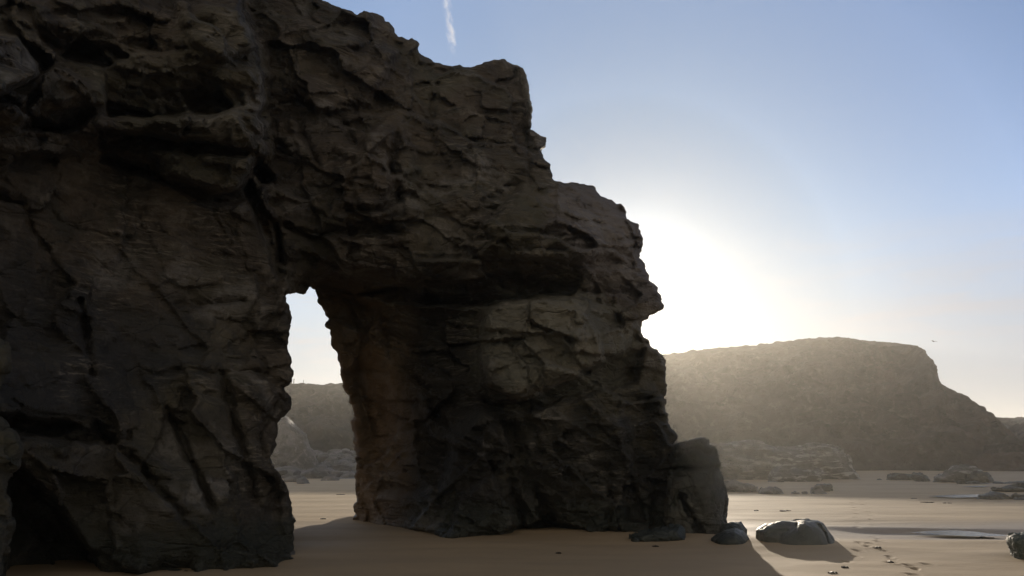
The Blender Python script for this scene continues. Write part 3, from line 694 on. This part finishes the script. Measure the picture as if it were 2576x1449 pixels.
mid('flat_rock', [(2455,1257),(2465,1250),(2485,1244),(2510,1243),(2530,1250),(2537,1257)], .6, 'low grey rock by the bright pool strip near the right edge', mat=M_stack, gp=gp, seed=41, h=.04)
mid('flat_rock', [(2540,1258),(2552,1250),(2576,1247),(2620,1247),(2640,1258)], .7, 'low dark rock touching the right edge of the view beside the low grey rock', mat=M_stack, gp=gp, seed=42, h=.04)
mid('flat_rock', [(2495,1232),(2515,1227),(2545,1222),(2600,1221),(2640,1234),(2560,1236)], .8, 'flat weed dark reef at the right edge, beyond the low grey rock', mat=M_stack, gp=gp, seed=43, h=.05)
mid('flat_rock', [(2400,1215),(2430,1213),(2480,1213),(2560,1214),(2600,1216),(2500,1217)], .5, 'thin dark ledge on the sand below the bluish topped boulder', mat=M_stack, gp=gp, seed=44, h=.05)

# pale outcrop and scree seen through the opening
o = outline_rock('rock_outcrop', [(560,1230),(590,1120),(640,1085),(680,1060),(715,1045),(728,1052),(748,1072),(768,1092),(776,1110),(788,1135),(800,1165),(808,1190),(800,1240)], 74, 3.0, .11, M_pale, [('facet', 2.4, .2), ('facet', .8, .13), ('facet', .35, .06)], seed=50, flat=.1, rnd=.15)
tag(o, 'pale sloping rock outcrop seen through the arch opening', 'rock outcrop')
def ico(sub):
    import bmesh
    bm = bmesh.new(); bmesh.ops.create_icosphere(bm, subdivisions=sub, radius=1)
    v = np.array([q.co[:] for q in bm.verts], np.float32); f = np.array([[w.index for w in p.verts] for p in bm.faces], np.int32); bm.free(); return v, f
iv, if_ = ico(4)
MAXR = 6
protos = []
R = random.Random(11)
for k in range(7):
    v = iv.copy()
    rs = np.random.default_rng(k+60)
    for _ in range(9):
        n = rs.normal(size=3); n /= np.linalg.norm(n); dd = rs.uniform(.55, .95)
        t = v@n-dd; v = v-np.where(t > 0, t*.85, 0)[:, None]*n
    v = v.astype(np.float32)*np.array([1, .8, .6], np.float32)
    v = displace(v, if_, [('facet', .7, .05), ('fbm', .25, .02)], k*9)
    protos.append(v)

meshes = []
cnt = 0
spots = []
for i in range(330):
    Y = R.uniform(64, 106); t = (Y-64)/42
    pxx = R.uniform(640, 915)
    X = (pxx-CX)/F*Y*1.02
    if pxx < 812 and Y > 70 and R.random() < .9: continue
    s = R.choice([.3, .4, .5, .55, .7, .9])*R.uniform(.8, 1.2)
    spots.append((X, Y, s))
first = {}
for X, Y, s in spots[:200]:
    k = R.randrange(7)
    if k not in first:
        o = new_obj('scree_boulder', protos[k], if_, M_scree if k in (2, 5) else M_pale); first[k] = o
    else:
        o = first[k].copy(); COL.objects.link(o)
    o.location = (X, Y, gh(X, Y)+.12*s); o.rotation_euler = (R.uniform(-.3, .3), R.uniform(-.3, .3), R.uniform(0, 6.28)); o.scale = (s*1.25, s*1.1, s)
    tag(o, 'grey boulder in the bank of tumbled rocks seen through the arch opening', 'boulder', 'tumbled boulders seen through the opening')
for (pxx, pyy, s, lab) in ((762, 1217, .55, 'dark rounded boulder lying foremost on the sand below the tumbled rocks in the opening'), (745, 1212, .6, 'grey boulder just behind the foremost one below the tumbled rocks in the opening'), (830, 1208, .5, 'flattish boulder at the sand edge of the tumbled rocks, mid opening')):
    X, Y, _ = gat(pxx, pyy); o = first[1].copy(); COL.objects.link(o); o.location = (X, Y, gh(X, Y)+.15*s); o.scale = (s*1.4, s, s*.9); o.rotation_euler = (0, 0, pxx)
    tag(o, lab, 'boulder', 'tumbled boulders seen through the opening')

# ------------------------------------------------------------------ headlands
def headland(name, tops, Ytop, Ybase, seed, step=5, rows=70, amp=1.0, back=120):
    tops = np.array(tops, float); px = np.arange(tops[0, 0], tops[-1, 0], step); py = np.interp(px, tops[:, 0], tops[:, 1])
    yt = np.interp(px, [p for p, _ in Ytop], [v for _, v in Ytop]); yb = np.interp(px, [p for p, _ in Ybase], [v for _, v in Ybase])
    T = np.array([at(a, b, c) for a, b, c in zip(px, py, yt)])
    B = np.stack([T[:, 0]/T[:, 1]*yb, yb, yb*0-.6], 1)
    t = np.linspace(0, 1, rows); V = []
    for tt in t:
        zf = tt**.82; V.append(np.stack([B[:, 0]+(T[:, 0]-B[:, 0])*tt, B[:, 1]+(T[:, 1]-B[:, 1])*tt, B[:, 2]+(T[:, 2]-B[:, 2])*zf], 1))
    V = np.array(V)                           # rows x n x 3
    x, y, z = V[..., 0].ravel(), V[..., 1].ravel(), V[..., 2].ravel()
    tt = np.repeat(t, len(px))
    win = np.sin(np.clip(tt, 0, 1)*math.pi)**.5
    sk = x+z*1.1
    g = fbm(sk/14, y/30, z/26, 5, seed, ridged=True)-.5
    g2 = fbm(x/3.5, y/3.5, z/3.0, 4, seed+9)
    y2 = y-amp*(4.6*g*win+1.9*g2*np.minimum(win+.25*(tt < .3), 1)); z2 = z+amp*.9*g2*win
    fr = np.stack([x, y2, z2], 1).reshape(rows, len(px), 3)
    # rough crest
    fr[-1, :, 2] += .3*amp*fbm(T[:, 0]/1.5, T[:, 0]*0, T[:, 1]*0, 4, seed)
    bk = []
    for d in (3, 10, 30, 60, back):
        q = fr[-1].copy(); q[:, 0] += T[:, 0]/T[:, 1]*d; q[:, 1] += d; q[:, 2] = q[:, 2]-.02*d+ (0 if d < 20 else .0); bk.append(q)
    q = bk[-1].copy(); q[:, 2] = -1; q[:, 1] += 20; bk.append(q)
    A = np.concatenate([fr, np.array(bk)]); r, n, _ = A.shape
    i, j = np.meshgrid(np.arange(r-1), np.arange(n-1), indexing='ij'); a = (i*n+j).ravel()
    return new_obj(name, A.reshape(-1, 3), np.stack([a, a+1, a+n+1, a+n], 1), M_far)
o = headland('headland', [(-500,980),(300,975),(600,966),(715,963),(760,964),(810,967),(860,964),(900,962),(1100,935),(1300,905),(1400,898),(1500,896),(1665,893),(1700,888),(1760,880),(1830,873),(1900,868),(2000,855),(2060,849),(2110,848),(2180,857),(2260,864),(2300,870),(2325,880),(2340,905),(2350,930),(2366,965),(2400,985),(2440,1015),(2480,1045),(2530,1088),(2576,1118),(2650,1160),(2700,1185)],
    [(-500,137),(2250,137),(2340,122),(2480,112),(2700,96)], [(-500,104),(2200,100),(2400,98),(2576,95),(2700,92)], 31)
tag(o, kind='structure')
o = headland('far_headland', [(2200,1060),(2400,1052),(2480,1047),(2530,1052),(2580,1050),(2800,1045),(3300,1040)], [(2200,215),(3300,215)], [(2200,150),(3300,150)], 51, amp=1.6, back=60)
tag(o, kind='structure')

# ------------------------------------------------------------------ pools of water
def pool(poly, z=.004, name='pool_water', n=3):
    pts = [gat(p, q) for p, q in poly]
    import bmesh
    bm = bmesh.new(); vs = [bm.verts.new((a, b, gh(a, b)*0+z)) for a, b, _ in pts]; bm.faces.new(vs)
    me = bpy.data.meshes.new(name); bm.normal_update(); bm.to_mesh(me); bm.free(); me.materials.append(M_water)
    o = bpy.data.objects.new(name, me); COL.objects.link(o); tag(o, kind='structure'); return o
pool([(2290,1339),(2340,1335),(2400,1334),(2450,1337),(2490,1342),(2540,1347),(2500,1349),(2440,1349),(2380,1346),(2330,1343)], .0)
pool([(2330,1250),(2400,1246),(2480,1245),(2545,1247),(2480,1252),(2400,1254)], .03)
pool([(2420,1226),(2450,1224),(2500,1224),(2470,1227)], .04)

# ------------------------------------------------------------------ kelp scraps
kelp = [((1972,1288),.35,'ragged dark kelp scrap on lit sand above the big rounded boulder'),((2335,1265),.45,'longest dark kelp strip on lit sand below the shaded band'),((2382,1267),.2,'short dark kelp scrap just right of the longest kelp strip'),((1905,1286),.18,'tiny kelp scrap on lit sand beside the rock stack'),((2125,1429),.1,'small dark kelp scrap near the tip of the big boulder shadow'),((2095,1443),.11,'kelp scrap at the bottom of the view below the boulder shadow'),((2240,1418),.08,'dark kelp knot among the near footprints'),((1405,1393),.09,'faint kelp scrap on shaded sand in the lower middle'),((1650,1378),.09,'little kelp scrap on shaded sand below the bluish slab'),((2300,1256),.3,'thin kelp line at the edge of the shaded sand'),((2210,1385),.07,'small kelp bit beside the upper near footprints'),((857,1246),.3,'dark kelp scrap on the sand through the opening, topmost'),((812,1305),.16,'dark kelp scrap on the sand through the opening, nearest the shadow'),((2478,1345),.5,'dark weed clump on the rim of the long pool')]
kr = random.Random(5)
for (pp, L, lab) in kelp:
    gx, gy, _ = gat(*pp); gz = gh(gx, gy); Vs = []; Fs = []
    for s in range(6):
        ang = kr.uniform(-.6, .6)+(math.pi if s % 2 else 0); ln = L*kr.uniform(.4, 1); w = kr.uniform(.012, .03); nseg = 7; ox = kr.uniform(-.2, .2)*L; oy = kr.uniform(-.2, .2)*L; b0 = len(Vs)
        for q in range(nseg+1):
            t = q/nseg; a2 = ang+.6*math.sin(t*5+s); cx = ox+math.cos(ang)*ln*t*.6; cy = oy+math.sin(ang)*ln*t*.6+.03*math.sin(t*9+s); ww = w*(1-t*.7)
            nxn, nyn = -math.sin(a2), math.cos(a2); zz = .004+.010*abs(math.sin(t*6+s))*(1-t)
            for (e, dz) in ((-1, 0), (0, .014), (1, 0), (0, -.012)): Vs.append((gx+cx+nxn*ww*e, gy+cy+nyn*ww*e, gz+zz+dz))
        for q in range(nseg):
            for e in range(4):
                a = b0+q*4+e; b = b0+q*4+(e+1) % 4; Fs.append((a, b, b+4, a+4))
        Fs.append((b0, b0+3, b0+2, b0+1)); e0 = b0+nseg*4; Fs.append((e0, e0+1, e0+2, e0+3))
    o = new_obj('kelp', Vs, Fs, M_kelp, origin=(gx, gy, gz)); tag(o, lab, 'kelp', 'kelp scraps on the sand')

# ------------------------------------------------------------------ gull, posts
def tube(path, radii, seg=8):
    Vs = []; Fs = []
    for i, (p, r) in enumerate(zip(path, radii)):
        d = Vector(path[min(i+1, len(path)-1)])-Vector(path[max(i-1, 0)]); d.normalize()
        u = d.orthogonal().normalized(); w = d.cross(u)
        for k in range(seg):
            a = 2*math.pi*k/seg; q = Vector(p)+u*math.cos(a)*r+w*math.sin(a)*r; Vs.append(q[:])
    for i in range(len(path)-1):
        for k in range(seg): Fs.append((i*seg+k, i*seg+(k+1) % seg, (i+1)*seg+(k+1) % seg, (i+1)*seg+k))
    return Vs, Fs
import bmesh
def gull():
    bm = bmesh.new()
    prof = [(-.30, .01, .01), (-.24, .035, .02), (-.12, .055, .05), (0, .075, .075), (.10, .07, .07), (.18, .045, .05), (.24, .042, .045), (.29, .02, .022), (.34, .006, .006)]
    rings = []
    for (y, a, b2) in prof: rings.append([bm.verts.new((a*math.cos(2*math.pi*k/8+.39), y, b2*math.sin(2*math.pi*k/8+.39))) for k in range(8)])
    for i in range(len(rings)-1):
        for k in range(8):
            if 2 <= i <= 4 and k in (7, 3): continue
            bm.faces.new((rings[i][k], rings[i][(k+1) % 8], rings[i+1][(k+1) % 8], rings[i+1][k]))
    bm.faces.new(rings[0][::-1]); bm.faces.new(rings[-1])
    for sx, k in ((1, 7), (-1, 3)):
        # opening loop of the body at the wing root: top & bottom chord points
        top = [rings[i][(k+1) % 8 if sx > 0 else k] for i in (2, 3, 4, 5)]; bot = [rings[i][k if sx > 0 else (k+1) % 8] for i in (2, 3, 4, 5)]
        prevt, prevb = top, bot
        for (x, z, y0, ch, th) in ((.22, .10, .0, .20, .018), (.42, .13, .03, .16, .012), (.60, .08, -.04, .10, .008), (.74, .0, -.14, .03, .004)):
            nt_ = [bm.verts.new((sx*x, y0-ch*.5+ch*j/3, z+th)) for j in range(4)]; nb_ = [bm.verts.new((sx*x, y0-ch*.5+ch*j/3, z-th)) for j in range(4)]
            for j in range(3):
                bm.faces.new((prevt[j], prevt[j+1], nt_[j+1], nt_[j])); bm.faces.new((prevb[j+1], prevb[j], nb_[j], nb_[j+1]))
            bm.faces.new((prevt[0], nt_[0], nb_[0], prevb[0])); bm.faces.new((prevt[3], prevb[3], nb_[3], nt_[3]))
            prevt, prevb = nt_, nb_
        for j in range(3): bm.faces.new((prevt[j], prevt[j+1], prevb[j+1], prevb[j]))
    bmesh.ops.recalc_face_normals(bm, faces=bm.faces)
    me = bpy.data.meshes.new('gull'); bm.to_mesh(me); bm.free(); me.materials.append(M_gull)
    for p in me.polygons: p.use_smooth = True
    o = bpy.data.objects.new('gull', me); COL.objects.link(o); return o
g = gull(); g.location = at(2349, 859, 88); g.rotation_euler = (.1, .12, .35); g.scale = (.62, .62, .62)
tag(g, 'gull gliding with spread wings in the pale sky above the right end of the headland', 'bird')
for (pxx, hpx, wpx, lab) in ((733.5, 10, 1.6, 'left one of the tight pair of posts on the cliff top seen through the opening'), (739, 11, 1.8, 'right one of the tight pair of posts on the cliff top seen through the opening'), (763, 8, .9, 'thin lone post on the cliff top right of the pair, seen through the opening')):
    x, y, z = at(pxx, 964, 137.2); hh_ = hpx*137/F; r = wpx*137/F/2*1.3
    pv, pf = tube([(0, 0, -.6), (0, 0, hh_*.5), (.02, 0, hh_), (.02, 0, hh_+r*.5)], [r, r*.95, r*.9, r*.3], 8)
    o = new_obj('cliff_post', pv, pf, M_wood); o.location = (x, y, z); tag(o, lab, 'post', 'posts on the cliff top')

# ------------------------------------------------------------------ contrail (a real puff of ice cloud far beyond the cliffs)
M_trail = bpy.data.materials.new('contrail_vapour'); M_trail.use_nodes = True; nt = M_trail.node_tree; nt.nodes.clear()
outm = N(nt, 'ShaderNodeOutputMaterial'); pv_ = N(nt, 'ShaderNodeVolumePrincipled'); nt.links.new(pv_.outputs[0], outm.inputs['Volume'])
pv_.inputs['Color'].default_value = (1, 1, 1, 1); pv_.inputs['Anisotropy'].default_value = .3
oc = N(nt, 'ShaderNodeTexCoord').outputs['Object']
TL, TR = 190.0, 34.0
nw = N(nt, 'ShaderNodeTexNoise'); nw.inputs['Scale'].default_value = .022; nw.inputs['Detail'].default_value = 3; nt.links.new(oc, nw.inputs['Vector'])
wv = vmath(nt, 'SUBTRACT', nw.outputs['Color'], (.5, .5, .5)); ws = vmath(nt, 'SCALE', wv.outputs[0]); ws.inputs['Scale'].default_value = 34
pw = vmath(nt, 'ADD', oc, ws.outputs[0]); s_ = N(nt, 'ShaderNodeSeparateXYZ'); nt.links.new(pw.outputs[0], s_.inputs[0])
rad = mathn(nt, 'SQRT', mathn(nt, 'ADD', mathn(nt, 'POWER', s_.outputs[0], 2.0), mathn(nt, 'POWER', s_.outputs[1], 2.0)))
fall = maprange(nt, rad, 2, 24, 1, 0, True)
fade = maprange(nt, s_.outputs[2], -170, -60, 0, 1, True)
pn = noise(nt, mapping(nt, oc, scale=(1, 1, .5)), .05, 5, .65)
dens = mathn(nt, 'MULTIPLY', mathn(nt, 'MULTIPLY', fall, fade), maprange(nt, pn, .42, .66, 0, 1))
nt.links.new(mathn(nt, 'MULTIPLY', dens, .026), pv_.inputs['Density'])
try: M_trail.cycles.volume_step_rate = .15
except Exception: pass
A_ = Vector(at(1146, 175, 3000)); B_ = Vector(at(1116, -60, 3000)); d_ = (B_-A_)
tv, tf = tube([(0, 0, -d_.length/2), (0, 0, d_.length/2)], [TR, TR], 20)
tf = list(tf); o = new_obj('contrail', tv, tf, M_trail, smooth=False)
bmc = bmesh.new(); bmc.from_mesh(o.data); bmesh.ops.holes_fill(bmc, edges=bmc.edges); bmesh.ops.recalc_face_normals(bmc, faces=bmc.faces); bmc.to_mesh(o.data); bmc.free()
o.location = (A_+B_)/2; o.rotation_euler = d_.to_track_quat('Z', 'Y').to_euler()
tag(o, 'short white vapour trail fading downward in the blue sky above the arch', 'vapour trail')

# ------------------------------------------------------------------ haze
HZ = bpy.data.materials.new('haze_air'); HZ.use_nodes = True; nt = HZ.node_tree; nt.nodes.clear()
outm = N(nt, 'ShaderNodeOutputMaterial'); pv_ = N(nt, 'ShaderNodeVolumePrincipled'); nt.links.new(pv_.outputs[0], outm.inputs['Volume'])
pv_.inputs['Color'].default_value = (1, .97, .9, 1); pv_.inputs['Density'].default_value = .0007; pv_.inputs['Anisotropy'].default_value = .72
bm = bmesh.new(); bmesh.ops.create_cube(bm, size=1); me = bpy.data.meshes.new('haze'); bm.to_mesh(me); bm.free(); me.materials.append(HZ)
o = bpy.data.objects.new('haze', me); COL.objects.link(o); o.scale = (920, 680, 30.5); o.location = (50, 275, 13.25); tag(o, kind='stuff')
